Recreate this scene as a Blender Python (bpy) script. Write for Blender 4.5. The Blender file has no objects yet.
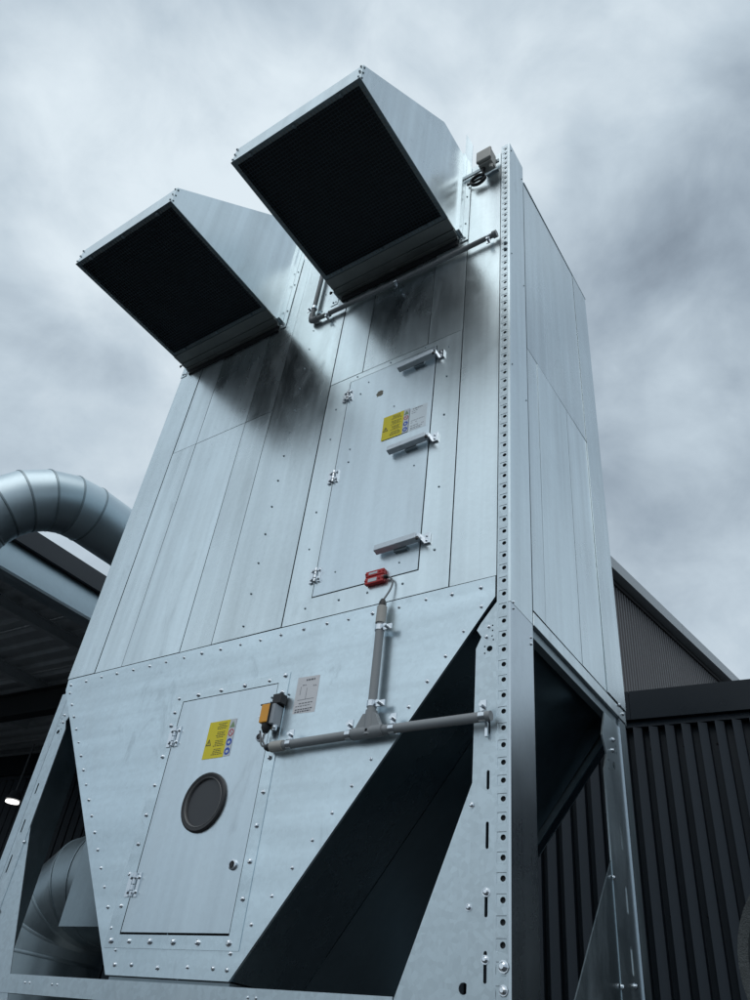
import bpy, bmesh, math, random
from mathutils import Vector, Matrix
from mathutils.geometry import tessellate_polygon
random.seed(7)
C = bpy.context.scene.collection
sc = bpy.context.scene
PI = math.pi
rad = math.radians

# ------------------------------------------------------------------ camera
cam_d = bpy.data.cameras.new('camera'); cam = bpy.data.objects.new('camera', cam_d); C.objects.link(cam)
cam_d.sensor_fit = 'VERTICAL'; cam_d.sensor_height = 24.0; cam_d.lens = 18.32
cam_d.clip_start = 0.05; cam_d.clip_end = 6000
r0 = Vector((0.82762283, 0.55115516, 0.10615287)).normalized()
r2 = Vector((-0.49219176, 0.62174044, 0.60925044)).normalized()
r1 = r2.cross(r0).normalized()
cam.matrix_world = Matrix(((r0.x, -r1.x, -r2.x, 0), (r0.y, -r1.y, -r2.y, 0), (r0.z, -r1.z, -r2.z, 1.5), (0, 0, 0, 1)))
sc.camera = cam

# ------------------------------------------------------------------ world / sun / exposure
SUN_EL, SUN_AZ = rad(58), rad(150)
w = bpy.data.worlds.new('World'); sc.world = w; w.use_nodes = True
nt = w.node_tree; nt.nodes.clear()
def N(t, typ, **k):
    n = t.nodes.new(typ)
    for a, b in k.items(): setattr(n, a, b)
    return n
def math_n(t, op, a, b=None, c=None, clamp=False):
    n = N(t, 'ShaderNodeMath', operation=op); n.use_clamp = clamp
    for i, v in enumerate((a, b, c)):
        if v is None: continue
        if isinstance(v, (int, float)): n.inputs[i].default_value = v
        else: t.links.new(v, n.inputs[i])
    return n.outputs[0]
def build_world(t):
    L = t.links.new
    sky = N(t, 'ShaderNodeTexSky', sky_type='NISHITA'); sky.sun_disc = False
    sky.sun_elevation = SUN_EL; sky.sun_rotation = SUN_AZ
    b1 = N(t, 'ShaderNodeBackground'); L(sky.outputs[0], b1.inputs[0]); b1.inputs[1].default_value = 0.08
    tc = N(t, 'ShaderNodeTexCoord')
    mpv = N(t, 'ShaderNodeMapping'); L(tc.outputs['Generated'], mpv.inputs[0]); mpv.inputs['Scale'].default_value = (1.0, 1.0, 1.35); mpv.inputs['Location'].default_value = (3.1, 1.7, .4)
    v = .0
    for scl, det, ro, dist, amp in ((2.6, 7, .52, .25, 1.15), (8.0, 8, .60, .4, .36)):
        n_ = N(t, 'ShaderNodeTexNoise'); L(mpv.outputs[0], n_.inputs['Vector']); n_.inputs['Scale'].default_value = scl; n_.inputs['Detail'].default_value = det
        n_.inputs['Roughness'].default_value = ro; n_.inputs['Distortion'].default_value = dist
        v = math_n(t, 'MULTIPLY_ADD', n_.outputs[0], amp, v)
    v = math_n(t, 'SUBTRACT', v, .185)
    # warped direction, for ragged cloud masses
    n3 = N(t, 'ShaderNodeTexNoise'); L(tc.outputs['Generated'], n3.inputs['Vector']); n3.inputs['Scale'].default_value = 3.2; n3.inputs['Detail'].default_value = 4
    vm = N(t, 'ShaderNodeVectorMath', operation='SUBTRACT'); L(n3.outputs['Color'], vm.inputs[0]); vm.inputs[1].default_value = (.5, .5, .5)
    vs = N(t, 'ShaderNodeVectorMath', operation='SCALE'); L(vm.outputs[0], vs.inputs[0]); vs.inputs['Scale'].default_value = .55
    va = N(t, 'ShaderNodeVectorMath', operation='ADD'); L(vs.outputs[0], va.inputs[0]); L(tc.outputs['Generated'], va.inputs[1])
    vn = N(t, 'ShaderNodeVectorMath', operation='NORMALIZE'); L(va.outputs[0], vn.inputs[0])
    blobs = [((-.40, .27, .875), .965, .27), ((-.16, .86, .48), .95, .26), ((-.10, .36, .92), .97, .10), ((-.60, .02, .80), .95, .10),
             ((-.04, .70, .71), .955, -.17), ((-.55, .14, .82), .96, -.07), ((-.33, .17, .925), .975, -.08), ((-.74, .30, .60), .95, .07),
             ((.5, -.5, .7), .85, -.10), ((-.3, -.75, .6), .70, .27), ((.85, .3, .4), .85, .1), ((.3, .0, .95), .9, .06)]
    for d, c0, amt in blobs:
        dn = Vector(d).normalized()
        dp = N(t, 'ShaderNodeVectorMath', operation='DOT_PRODUCT'); L(vn.outputs[0], dp.inputs[0]); dp.inputs[1].default_value = dn
        mr = N(t, 'ShaderNodeMapRange'); mr.interpolation_type = 'SMOOTHSTEP'; L(dp.outputs['Value'], mr.inputs[0])
        mr.inputs[1].default_value = c0 - .03; mr.inputs[2].default_value = 1.0; mr.inputs[3].default_value = 0; mr.inputs[4].default_value = amt
        v = math_n(t, 'ADD', v, mr.outputs[0])
    cr = N(t, 'ShaderNodeValToRGB'); L(v, cr.inputs[0])
    e = cr.color_ramp.elements
    e[0].position = .18; e[0].color = (.165, .205, .255, 1)
    e[1].position = .92; e[1].color = (.72, .81, .87, 1)
    m = e.new(.42); m.color = (.315, .385, .455, 1)
    m = e.new(.66); m.color = (.495, .585, .66, 1)
    b2 = N(t, 'ShaderNodeBackground'); L(cr.outputs[0], b2.inputs[0]); b2.inputs[1].default_value = 1.10
    mx = N(t, 'ShaderNodeMixShader'); mx.inputs[0].default_value = .93; L(b1.outputs[0], mx.inputs[1]); L(b2.outputs[0], mx.inputs[2])
    out = N(t, 'ShaderNodeOutputWorld'); L(mx.outputs[0], out.inputs[0])
build_world(nt)
sd = bpy.data.lights.new('sun', 'SUN'); sd.energy = 0.8; sd.angle = rad(55); sd.color = (1, .97, .92)
sun = bpy.data.objects.new('sun', sd); C.objects.link(sun)
# light comes down from above the viewer's right shoulder
sv = Vector((math.sin(SUN_AZ) * math.cos(SUN_EL), math.cos(SUN_AZ) * math.cos(SUN_EL), math.sin(SUN_EL)))
sun.rotation_euler = sv.to_track_quat('Z', 'Y').to_euler(); sun.location = sv * 30
sc.view_settings.view_transform = 'Standard'; sc.view_settings.look = 'None'; sc.view_settings.exposure = 0; sc.view_settings.gamma = 1

# ------------------------------------------------------------------ materials
def mat_base(name, col, rough=.5, metal=0., **k):
    m = bpy.data.materials.new(name); m.use_nodes = True
    b = m.node_tree.nodes['Principled BSDF']
    b.inputs['Base Color'].default_value = (*col, 1); b.inputs['Roughness'].default_value = rough; b.inputs['Metallic'].default_value = metal
    for a, v in k.items(): b.inputs[a].default_value = v
    return m, m.node_tree, b
def ramp(t, fac, stops):
    n = N(t, 'ShaderNodeValToRGB'); t.links.new(fac, n.inputs[0]); e = n.color_ramp.elements
    e[0].position, e[0].color = stops[0][0], (*stops[0][1], 1); e[1].position, e[1].color = stops[-1][0], (*stops[-1][1], 1)
    for p, c in stops[1:-1]: x = e.new(p); x.color = (*c, 1)
    return n.outputs[0]
def noise(t, vec, scale, detail=3, rough=.5, dist=0, mapping=None):
    if mapping:
        mp = N(t, 'ShaderNodeMapping'); mp.inputs['Scale'].default_value = mapping; t.links.new(vec, mp.inputs[0]); vec = mp.outputs[0]
    n = N(t, 'ShaderNodeTexNoise'); t.links.new(vec, n.inputs['Vector'])
    n.inputs['Scale'].default_value = scale; n.inputs['Detail'].default_value = detail; n.inputs['Roughness'].default_value = rough; n.inputs['Distortion'].default_value = dist
    return n.outputs[0]
def galv(name, base=(.69, .77, .80), rough=.29, stain=.5, warp=1.0, streak=1.0, spangle=.5, chalk=.30, horiz=False):
    m, t, b = mat_base(name, base, rough, 1.0); L = t.links.new
    geo = N(t, 'ShaderNodeNewGeometry'); oi = N(t, 'ShaderNodeObjectInfo')
    off = N(t, 'ShaderNodeVectorMath', operation='SCALE'); cmb = N(t, 'ShaderNodeCombineXYZ')
    for i in range(3): L(oi.outputs['Random'], cmb.inputs[i])
    L(cmb.outputs[0], off.inputs[0]); off.inputs['Scale'].default_value = 37.0
    add = N(t, 'ShaderNodeVectorMath', operation='ADD'); L(geo.outputs['Position'], add.inputs[0]); L(off.outputs[0], add.inputs[1]); P = add.outputs[0]
    vo = N(t, 'ShaderNodeTexVoronoi'); L(P, vo.inputs['Vector']); vo.inputs['Scale'].default_value = 55
    sp = N(t, 'ShaderNodeSeparateColor'); L(vo.outputs['Color'], sp.inputs[0])
    st = noise(t, P, 1.0, 2, .5, 0, (1.2, 1.2, 14) if horiz else (16, 16, .45))          # vertical drip streaks
    st2 = noise(t, P, 1.0, 3, .5, 0, (.7, .7, 4) if horiz else (5, 5, .35))
    cl = noise(t, P, 1.7, 5, .6, .4)                         # cloudy oxide
    # brightness factor
    f = math_n(t, 'MULTIPLY_ADD', math_n(t, 'SUBTRACT', st, .5), .34 * streak, 1.0)
    f = math_n(t, 'MULTIPLY_ADD', math_n(t, 'SUBTRACT', st2, .5), .26 * streak, f)
    f = math_n(t, 'MULTIPLY_ADD', math_n(t, 'SUBTRACT', cl, .5), .40 * stain, f)
    f = math_n(t, 'MULTIPLY_ADD', math_n(t, 'SUBTRACT', sp.outputs[0], .5), .07 * spangle, f)
    f = math_n(t, 'MULTIPLY_ADD', math_n(t, 'SUBTRACT', oi.outputs['Random'], .5), .12, f)
    # scuffs and grease smudges
    sm = N(t, 'ShaderNodeMapRange'); L(noise(t, P, 1.0, 6, .68, 1.2, (5, 5, 2.2)), sm.inputs[0])
    sm.inputs[1].default_value = .60; sm.inputs[2].default_value = .74; sm.inputs[3].default_value = 0; sm.inputs[4].default_value = .22 * stain
    f = math_n(t, 'SUBTRACT', f, sm.outputs[0])
    mul = N(t, 'ShaderNodeVectorMath', operation='SCALE'); mul.inputs[0].default_value = base; L(f, mul.inputs['Scale'])
    L(mul.outputs[0], b.inputs['Base Color'])
    # pale zinc oxide: less metallic where the film is thick
    ox = N(t, 'ShaderNodeMapRange'); L(noise(t, P, 1.0, 5, .65, .5, (3.2, 3.2, 1.0)), ox.inputs[0])
    ox.inputs[1].default_value = .46; ox.inputs[2].default_value = .75; ox.inputs[3].default_value = 1.0; ox.inputs[4].default_value = 1 - chalk
    L(ox.outputs[0], b.inputs['Metallic'])
    r = math_n(t, 'MULTIPLY_ADD', math_n(t, 'SUBTRACT', cl, .5), .22, rough)
    r = math_n(t, 'MULTIPLY_ADD', math_n(t, 'SUBTRACT', st, .5), .07, r)
    r = math_n(t, 'MULTIPLY_ADD', math_n(t, 'SUBTRACT', oi.outputs['Random'], .5), .10, r)
    r = math_n(t, 'MULTIPLY_ADD', sm.outputs[0], .5, r)
    r = math_n(t, 'MAXIMUM', r, .12)
    L(r, b.inputs['Roughness'])
    bp = N(t, 'ShaderNodeBump'); bp.inputs['Strength'].default_value = .5; bp.inputs['Distance'].default_value = .0055 * warp
    L(noise(t, P, 1.0, 1, .3, 0, (1.9, 1.9, .9)), bp.inputs['Height'])
    L(bp.outputs[0], b.inputs['Normal'])
    return m
GALV = galv('galvanised_sheet')
GALV_D = galv('galvanised_door', (.62, .70, .745), .31, .5, .6, .8)
GALV_L = galv('galvanised_leg', (.56, .64, .68), .40, .5, .3, .3, 1.8, .25)
GALV_H = galv('galvanised_hopper', (.64, .735, .78), .30, .75, 1.6, 1.1, 1.0, .3, True)
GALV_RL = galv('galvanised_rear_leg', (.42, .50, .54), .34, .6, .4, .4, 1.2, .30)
SILL = galv('dull_sill_metal', (.34, .36, .35), .5, .6, .3, .2, .5, .85)
GALV_COL = galv('galvanised_column', (.52, .58, .62), .24, .4, .15, .2, .5, .03)
GALV_LATCH = galv('galvanised_latch', (.60, .65, .69), .58, .3, 0, 0, 1, .2)
GALV_SH = galv('galvanised_shaded', (.20, .27, .31), .30, .5, .5, .4, .3, .0)  # sheet colour lowered, the shade under the hopper is put into it
GALV_DK = galv('weathered_galvanised', (.29, .35, .38), .42, .8, .6, .6, .7, .4)
DUCTM = galv('galvanised_duct', (.56, .66, .71), .44, .5, 1.2, .0, .3, .1)
ZINC, _, _ = mat_base('bright_zinc', (.72, .76, .80), .22, 1.0)
def simple(name, col, rough=.5, metal=0., var=.25, scale=6, bump=.0, **k):
    m, t, b = mat_base(name, col, rough, metal, **k); geo = N(t, 'ShaderNodeNewGeometry'); P = geo.outputs['Position']
    n = noise(t, P, scale, 5, .6)
    f = math_n(t, 'MULTIPLY_ADD', math_n(t, 'SUBTRACT', n, .5), var * 2, 1.0)
    mul = N(t, 'ShaderNodeVectorMath', operation='SCALE'); mul.inputs[0].default_value = col; t.links.new(f, mul.inputs['Scale'])
    t.links.new(mul.outputs[0], b.inputs['Base Color'])
    r = math_n(t, 'MULTIPLY_ADD', math_n(t, 'SUBTRACT', n, .5), .25, rough, True); t.links.new(r, b.inputs['Roughness'])
    if bump:
        bp = N(t, 'ShaderNodeBump'); bp.inputs['Strength'].default_value = bump; bp.inputs['Distance'].default_value = .01
        t.links.new(noise(t, P, scale * 5, 4, .6), bp.inputs['Height']); t.links.new(bp.outputs[0], b.inputs['Normal'])
    return m
GAPM = simple('gap_shade_dark', (.03, .033, .036), .7)  # dark tone painted as shade in joint gaps and strip holes
BLACKM = simple('hood_shade_black', (.012, .014, .016), .6)  # near-black that stands in for shade inside and under the hoods
GRILLE = simple('dark_wire', (.075, .10, .12), .5, .4)
PVC = simple('grey_plastic_conduit', (.27, .285, .295), .45, 0, .12)
BOXM = simple('beige_grey_plastic', (.42, .41, .38), .5, 0, .1)
BLK = simple('black_rubber', (.015, .015, .017), .45)
RED = simple('red_plastic', (.50, .02, .02), .4, 0, .15)
ORANGE = simple('orange_plastic', (.82, .36, .03), .4, 0, .15)
YEL = simple('yellow_print', (.82, .68, .02), .5, 0, .05)
WHT = simple('white_print', (.62, .66, .70), .5, 0, .05)
BLUEP = simple('blue_print', (.03, .10, .50), .5, 0, .05)
REDP = simple('red_print', (.55, .06, .07), .5, 0, .05)
GRN = simple('green_print', (.22, .32, .18), .5)
INK = simple('ink_print', (.10, .09, .05), .6)
INKB = simple('grey_ink', (.16, .17, .19), .6)
PAPER = simple('pale_label', (.74, .74, .76), .6, 0, .08)
CLAD = simple('black_cladding', (.015, .023, .033), .42, 0, .25, 2, **{'Specular IOR Level': .32})
FASC = simple('black_fascia', (.008, .013, .019), .30, 0, .15, 1.2, **{'Specular IOR Level': .25})
GREYF = simple('anthracite_fascia', (.040, .046, .054), .55, 0, .12, 2)
FARC = simple('brown_grey_cladding', (.105, .105, .112), .5, 0, .12, .8)
FART = simple('grey_roof_trim', (.36, .39, .41), .4, .3, .1, .8)
SOFF = simple('dim_soffit_sheet', (.50, .53, .55), .6, .3)
STEELD = simple('dark_steel_beam', (.035, .04, .044), .5, .4)
DUSTY = simple('dusty_dark_coating', (.022, .030, .034), .75, 0, .6, 9, .6)
RIM = simple('pale_weathered_rim', (.075, .085, .088), .85, 0, .6, 30, .9)
STAINM = simple('brown_residue', (.22, .21, .17), .8)
def ground_mat():
    m, t, b = mat_base('asphalt', (.05, .05, .052), .85); geo = N(t, 'ShaderNodeNewGeometry'); P = geo.outputs['Position']
    c = ramp(t, noise(t, P, .5, 6, .6), [(.3, (.026, .030, .034)), (.7, (.050, .054, .058))])
    t.links.new(c, b.inputs['Base Color'])
    bp = N(t, 'ShaderNodeBump'); bp.inputs['Strength'].default_value = .5; bp.inputs['Distance'].default_value = .01
    t.links.new(noise(t, P, 90, 3, .6), bp.inputs['Height']); t.links.new(bp.outputs[0], b.inputs['Normal'])
    return m
ASPH = ground_mat()
CONC = simple('concrete', (.26, .26, .25), .85, 0, .2, 2, .3)
LAMPM, _t, _b = mat_base('lit_diffuser', (.9, .9, .9), .5); _b.inputs['Emission Color'].default_value = (1, .98, .93, 1); _b.inputs['Emission Strength'].default_value = 2.5

# ------------------------------------------------------------------ mesh helpers
def obj(name, bm, mat, parent=None, smooth=False, recalc=True):
    if recalc: bmesh.ops.recalc_face_normals(bm, faces=bm.faces)
    me = bpy.data.meshes.new(name); bm.to_mesh(me); bm.free(); me.materials.append(mat)
    if smooth:
        for p in me.polygons: p.use_smooth = True
        me.set_sharp_from_angle(angle=rad(35))
    o = bpy.data.objects.new(name, me); C.objects.link(o)
    if parent: attach(o, parent)
    return o
def attach(o, parent):
    o.parent = parent
    q = parent; M = Matrix.Identity(4)
    chain = []
    while q is not None: chain.append(q); q = q.parent
    for q in reversed(chain): M = M @ q.matrix_parent_inverse @ q.matrix_basis
    o.matrix_parent_inverse = M.inverted()
def thing(name, label, cat, loc, group=None):
    o = bpy.data.objects.new(name, None); C.objects.link(o); o.location = loc; o.empty_display_size = .2
    tag(o, label, cat, group); return o
def tag(o, label, cat, group=None):
    o['label'] = label; o['category'] = cat
    if group: o['group'] = group
    return o
def struct(o): o['kind'] = 'structure'; return o
def share(src, loc=None, mat4=None, parent=None):
    o = src.copy(); C.objects.link(o)
    o.matrix_basis = mat4 if mat4 is not None else Matrix.Translation(loc)
    if parent: attach(o, parent)
    return o
def box(bm, x0, x1, y0, y1, z0, z1):
    v = [bm.verts.new((x, y, z)) for x in (x0, x1) for y in (y0, y1) for z in (z0, z1)]
    for f in ((0, 1, 3, 2), (4, 6, 7, 5), (0, 4, 5, 1), (2, 3, 7, 6), (0, 2, 6, 4), (1, 5, 7, 3)): bm.faces.new([v[i] for i in f])
    return v
def boxo(name, x0, x1, y0, y1, z0, z1, mat, parent=None, bevel=0):
    bm = bmesh.new(); box(bm, x0, x1, y0, y1, z0, z1)
    if bevel: bmesh.ops.bevel(bm, geom=bm.edges[:], offset=bevel, segments=2, affect='EDGES', profile=.5)
    return obj(name, bm, mat, parent)
def FR(y0): return lambda u, v, w: Vector((u, y0 - w, v))          # facing the viewer (-y)
def SR(x0): return lambda u, v, w: Vector((x0 + w, u, v))          # facing +x, u = y
def circ(u, v, r, n=12, ru=None): return [(u + (ru or r) * math.cos(2 * PI * i / n), v + r * math.sin(2 * PI * i / n)) for i in range(n)]
def slot(u, v0, v1, r, n=6):
    lo, hi = min(v0, v1) + r, max(v0, v1) - r
    return [(u + r * math.cos(a), hi + r * math.sin(a)) for a in [PI * i / n for i in range(n + 1)]] + [(u - r * math.cos(a), lo - r * math.sin(a)) for a in [PI * i / n for i in range(n + 1)]]
def add_plate(bm, outline, holes, fr, t):
    loops = [outline] + list(holes)
    flat = [p for l in loops for p in l]
    tris = tessellate_polygon([[Vector((p[0], p[1], 0)) for p in l] for l in loops])
    top = [bm.verts.new(fr(p[0], p[1], t)) for p in flat]; bot = [bm.verts.new(fr(p[0], p[1], 0)) for p in flat]
    for a, b, c in tris:
        try: bm.faces.new((top[a], top[b], top[c])); bm.faces.new((bot[a], bot[c], bot[b]))
        except ValueError: pass
    k = 0
    for l in loops:
        n = len(l)
        for i in range(n):
            a, b = k + i, k + (i + 1) % n
            bm.faces.new((top[a], bot[a], bot[b], top[b]))
        k += n
def plate(name, outline, holes, fr, t, mat, parent=None):
    bm = bmesh.new(); add_plate(bm, outline, holes, fr, t); return obj(name, bm, mat, parent)
def rect(u0, u1, v0, v1): return [(u0, v0), (u1, v0), (u1, v1), (u0, v1)]
def tube(bm, pts, r, n=12, cap=True):
    pts = [Vector(p) for p in pts]; rings = []
    up = None
    for i, p in enumerate(pts):
        d = (pts[min(i + 1, len(pts) - 1)] - pts[max(i - 1, 0)]).normalized()
        if up is None:
            up = Vector((0, 0, 1)) if abs(d.z) < .9 else Vector((1, 0, 0))
        u = (up - d * up.dot(d)).normalized(); s = d.cross(u); up = u
        rr = r[i] if isinstance(r, (list, tuple)) else r
        rings.append([bm.verts.new(p + rr * (math.cos(2 * PI * k / n) * u + math.sin(2 * PI * k / n) * s)) for k in range(n)])
    for a, b in zip(rings, rings[1:]):
        for k in range(n): bm.faces.new((a[k], a[(k + 1) % n], b[(k + 1) % n], b[k]))
    if cap: bm.faces.new(rings[0]); bm.faces.new(list(reversed(rings[-1])))
    return rings
def tubeo(name, pts, r, mat, parent=None, n=14):
    bm = bmesh.new(); tube(bm, pts, r, n); return obj(name, bm, mat, parent, smooth=True)
# bolt head, facing -y at origin: washer, hex head, dome
def bolt_bm(r):
    bm = bmesh.new()
    def ring(rr, y, n=10): return [bm.verts.new((rr * math.cos(2 * PI * i / n), y, rr * math.sin(2 * PI * i / n))) for i in range(n)]
    L = [ring(r, 0), ring(r, -.12 * r), ring(.72 * r, -.13 * r), ring(.70 * r, -.55 * r), ring(.42 * r, -.8 * r)]
    for a, b in zip(L, L[1:]):
        for i in range(10): bm.faces.new((a[i], a[(i + 1) % 10], b[(i + 1) % 10], b[i]))
    bm.faces.new(L[-1]); return bm
_b0 = {}
def bolt(u, v, fr='F', base=2.5, r=.012, parent=None, mat=ZINC, name='bolt'):
    key = (r, mat.name, name)
    if fr == 'F': M = Matrix.Translation((u, base, v)) @ Matrix.Rotation(random.uniform(-.10, .10), 4, 'X') @ Matrix.Rotation(random.uniform(-.1, .1), 4, 'Z') @ Matrix.Rotation(random.uniform(0, 1), 4, 'Y') @ Matrix.Scale(random.uniform(.85, 1.1), 4)
    else: M = Matrix.Translation((base, u, v)) @ Matrix.Rotation(PI / 2, 4, 'Z') @ Matrix.Rotation(random.uniform(-.10, .10), 4, 'X') @ Matrix.Rotation(random.uniform(-.1, .1), 4, 'Z') @ Matrix.Rotation(random.uniform(0, 1), 4, 'Y') @ Matrix.Scale(random.uniform(.85, 1.1), 4)
    if key not in _b0:
        _b0[key] = obj(name, bolt_bm(r), mat); o = _b0[key]; o.matrix_basis = M
        if parent: attach(o, parent)
    else: o = share(_b0[key], mat4=M, parent=None); o.parent = None; o.matrix_parent_inverse = Matrix.Identity(4); attach(o, parent) if parent else None
    return o
def join_boxes(name, boxes, mat, parent, stuff=True):
    bm = bmesh.new()
    for b in boxes: box(bm, *b)
    o = obj(name, bm, mat, parent)
    if stuff: o['kind'] = 'stuff'
    return o
def ribbed(name, p0, d, z0, z1, n, pitch, depth, prof, mat, parent, nrm):
    """sheet with n trapezoid ribs; p0 = plan start, d = plan direction, nrm = outward plan normal"""
    pts = []
    for k in range(n):
        for s, h in prof: pts.append(((k + s) * pitch, h * depth))
    pts.append((n * pitch - .001, prof[0][1] * depth))
    bm = bmesh.new(); A = []; B = []
    for s, h in pts:
        q = Vector((p0[0] + d[0] * s + nrm[0] * h, p0[1] + d[1] * s + nrm[1] * h, 0))
        A.append(bm.verts.new((q.x, q.y, z0))); B.append(bm.verts.new((q.x, q.y, z1)))
    for i in range(len(A) - 1): bm.faces.new((A[i], A[i + 1], B[i + 1], B[i]))
    o = obj(name, bm, mat, parent, recalc=False)
    s = o.modifiers.new('thickness', 'SOLIDIFY'); s.thickness = .0015; s.offset = 0
    return o

# ------------------------------------------------------------------ the ground
bm = bmesh.new(); bmesh.ops.create_grid(bm, x_segments=1, y_segments=1, size=1500)
struct(obj('ground', bm, ASPH))
struct(boxo('concrete_pad', -4.6, -.8, 2.1, 4.3, .004, .12, CONC))

# ------------------------------------------------------------------ the dust collector tower
YF = 2.5
X0, X1 = -4.185, -1.200           # outer corners
YB = 3.88
ZB = 3.295                         # body / hopper joint
T = thing('dust_collector', 'tall galvanised steel filter tower on perforated legs with two black mouthed hoods', 'dust collector', (-2.7, 3.2, .12))
G = .0026                          # joint half gap
def fpanel(x0, x1, z0, z1, gl=G, gr=G, mat=GALV, holes=(), parent=T, y=YF, t=.014, name='panel'):
    return tilt(plate(name, rect(x0 + gl, x1 - gr, z0 + G, z1 - G), holes, FR(y + .014), t, mat, parent), 0)
def tilt(o, ax):
    me = o.data; n = len(me.vertices); c = sum((v.co for v in me.vertices), Vector()) / n
    a, b = random.uniform(-.006, .006), random.uniform(-.0012, .0012)
    for v in me.vertices: v.co[1 - ax] += a * (v.co[ax] - c[ax]) + b * (v.co.z - c.z)
    return o
def spanel(y0, y1, z0, z1, gl=G, gr=G, mat=GALV, x=X1, t=.014, name='side_panel'):
    return tilt(plate(name, rect(y0 + gl, y1 - gr, z0 + G, z1 - G), (), SR(x - .014), t, mat, T), 1)
# inner core behind the panels, coloured dark as shade in the gaps
boxo('gap_shade_core', X0 + .016, X1 - .016, YF + .0165, YB - .016, 3.20, 6.72, GAPM, T)
ZT = 6.86
# left corner strip, filter bay panels, stiffener strip
fpanel(X0, -3.93, ZB, ZT, t=.017)
F_ = .0014
for a, b, gl, gr in ((-3.93, -3.69, G, F_), (-3.69, -3.205, F_, F_), (-3.205, -2.96, F_, G)):
    fpanel(a, b, ZB, 5.055, gl, gr); fpanel(a, b, 5.055, ZT, gl, gr)
fpanel(-2.96, -2.468, ZB, ZT, t=.017)
DX0, DX1, DZ0, DZ1 = -2.295, -1.673, 3.433, 5.000
plate('door_frame', rect(-2.468 + G, -1.50 - G, ZB + G, 5.055 - G), [rect(DX0 - .006, DX1 + .006, DZ0 - .006, DZ1 + .006)], FR(YF + .014), .014, GALV, T)
for a, b in ((-2.468, -2.215), (-2.215, -1.738), (-1.738, -1.50)): fpanel(a, b, 5.055, ZT)
fpanel(-1.50, -1.266, ZB, ZT, t=.012)
boxo('top_rail', X0 + .01, X1 - .07, YF + .02, YF + .06, 6.722, ZT - .01, GALV, T)
# side, rear and roof
spanel(2.722, 2.86, 3.225, 4.955, .001, F_)
spanel(2.86, 3.29, 3.225, 4.955, F_, F_); spanel(3.29, 3.615, 3.225, 4.955, F_); spanel(2.722, 3.615, 4.955, 6.73)
spanel(3.615, YB, 3.225, 6.73, t=.018, name='rear_corner_strip')
boxo('side_lip', X1 - .03, X1 + .004, 2.72, YB - .02, 3.150, 3.215, GALV, T, .003)
boxo('side_lip', X1 - .05, X1 - .012, 2.72, YB - .03, 3.105, 3.150, GALV_DK, T)
plate('rear_panel', rect(X0, X1, 3.15, 6.73), (), FR(YB), .012, GALV_DK, T)
plate('side_panel', rect(YF + .02, YB - .015, 3.15, 6.73), (), SR(X0), .012, GALV, T)
boxo('roof', X0 + .005, X1 - .07, YF + .07, YB + .01, 6.735, 6.752, GALV, T, .003)
boxo('roof_edge', X1 - .068, X1 + .004, 2.725, YB + .01, 6.735, 6.748, GALV, T, .002)

# hopper: front sheet, sloping sides, rear sheet
ZH = 1.768
HP = [(-4.170, ZB - .004), (-4.160, 3.220), (-3.078, ZH), (-2.366, ZH), (-1.270, 3.190), (-1.270, ZB - .004)]
D1 = (-3.050, -2.410, 1.928, 2.980)
plate('hopper_front', HP, [rect(D1[0] - .005, D1[1] + .005, D1[2] - .010, D1[3] + .005)], FR(YF + .010), .012, GALV_H, T)
def slab4(name, a, b, c, d, t, mat, parent):
    bm = bmesh.new(); n = (b - a).cross(d - a).normalized() * t
    v = [bm.verts.new(p) for p in (a, b, c, d)] + [bm.verts.new(p + n) for p in (a, b, c, d)]
    for f in ((0, 1, 2, 3), (7, 6, 5, 4), (0, 4, 5, 1), (1, 5, 6, 2), (2, 6, 7, 3), (3, 7, 4, 0)): bm.faces.new([v[i] for i in f])
    return obj(name, bm, mat, parent)
V3 = Vector
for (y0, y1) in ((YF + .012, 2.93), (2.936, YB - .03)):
    slab4('hopper_side', V3((-1.275, y0, 3.185)), V3((-1.275, y1, 3.185)), V3((-2.37, y1, ZH + .002)), V3((-2.37, y0, ZH + .002)), .004, GALV_SH, T)
    slab4('hopper_side', V3((-4.155, y1, 3.215)), V3((-4.155, y0, 3.215)), V3((-3.075, y0, ZH + .002)), V3((-3.075, y1, ZH + .002)), .004, GALV_SH, T)
plate('hopper_rear', [(-4.15, 3.2), (-3.08, ZH), (-2.30, ZH - .02), (-1.255, 3.10), (-1.255, 3.2)], (), FR(YB - .012), .006, GALV_DK, T)
# stiffening flange along the rear edge of the slope
slab4('hopper_flange', V3((-1.262, 3.80, 3.09)), V3((-1.262, 3.868, 3.09)), V3((-2.36, 3.868, ZH - .09)), V3((-2.36, 3.80, ZH - .09)), .004, GALV_SH, T)
boxo('hopper_collar', -3.07, -2.375, YF + .015, 3.84, 1.60, ZH - .003, GALV_DK, T)
# lower flange and bolts of the hopper
def edge_pts(a, b, step, off0=0):
    L = math.hypot(b[0] - a[0], b[1] - a[1]); n = max(1, round(L / step))
    return [(a[0] + (b[0] - a[0]) * i / n, a[1] + (b[1] - a[1]) * i / n) for i in range(n + 1)]
YS = YF - .002
for i in range(21): bolt(-4.12 + i * .139 + random.uniform(-.006, .006), 3.252 + random.uniform(-.004, .004), base=YS, r=.010, parent=T)
for p in edge_pts((-4.105, 3.195), (-3.055, 1.86), .105): bolt(p[0], p[1], base=YS, r=.009, parent=T)
for p in edge_pts((-1.335, 3.155), (-2.385, 1.86), .125): bolt(p[0], p[1], base=YS, r=.009, parent=T)
for x in (-3.035, -2.93, -2.77, -2.60, -2.46, -2.385): bolt(x, 1.805 + random.uniform(-.004, .004), base=YS, r=.010, parent=T)
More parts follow.
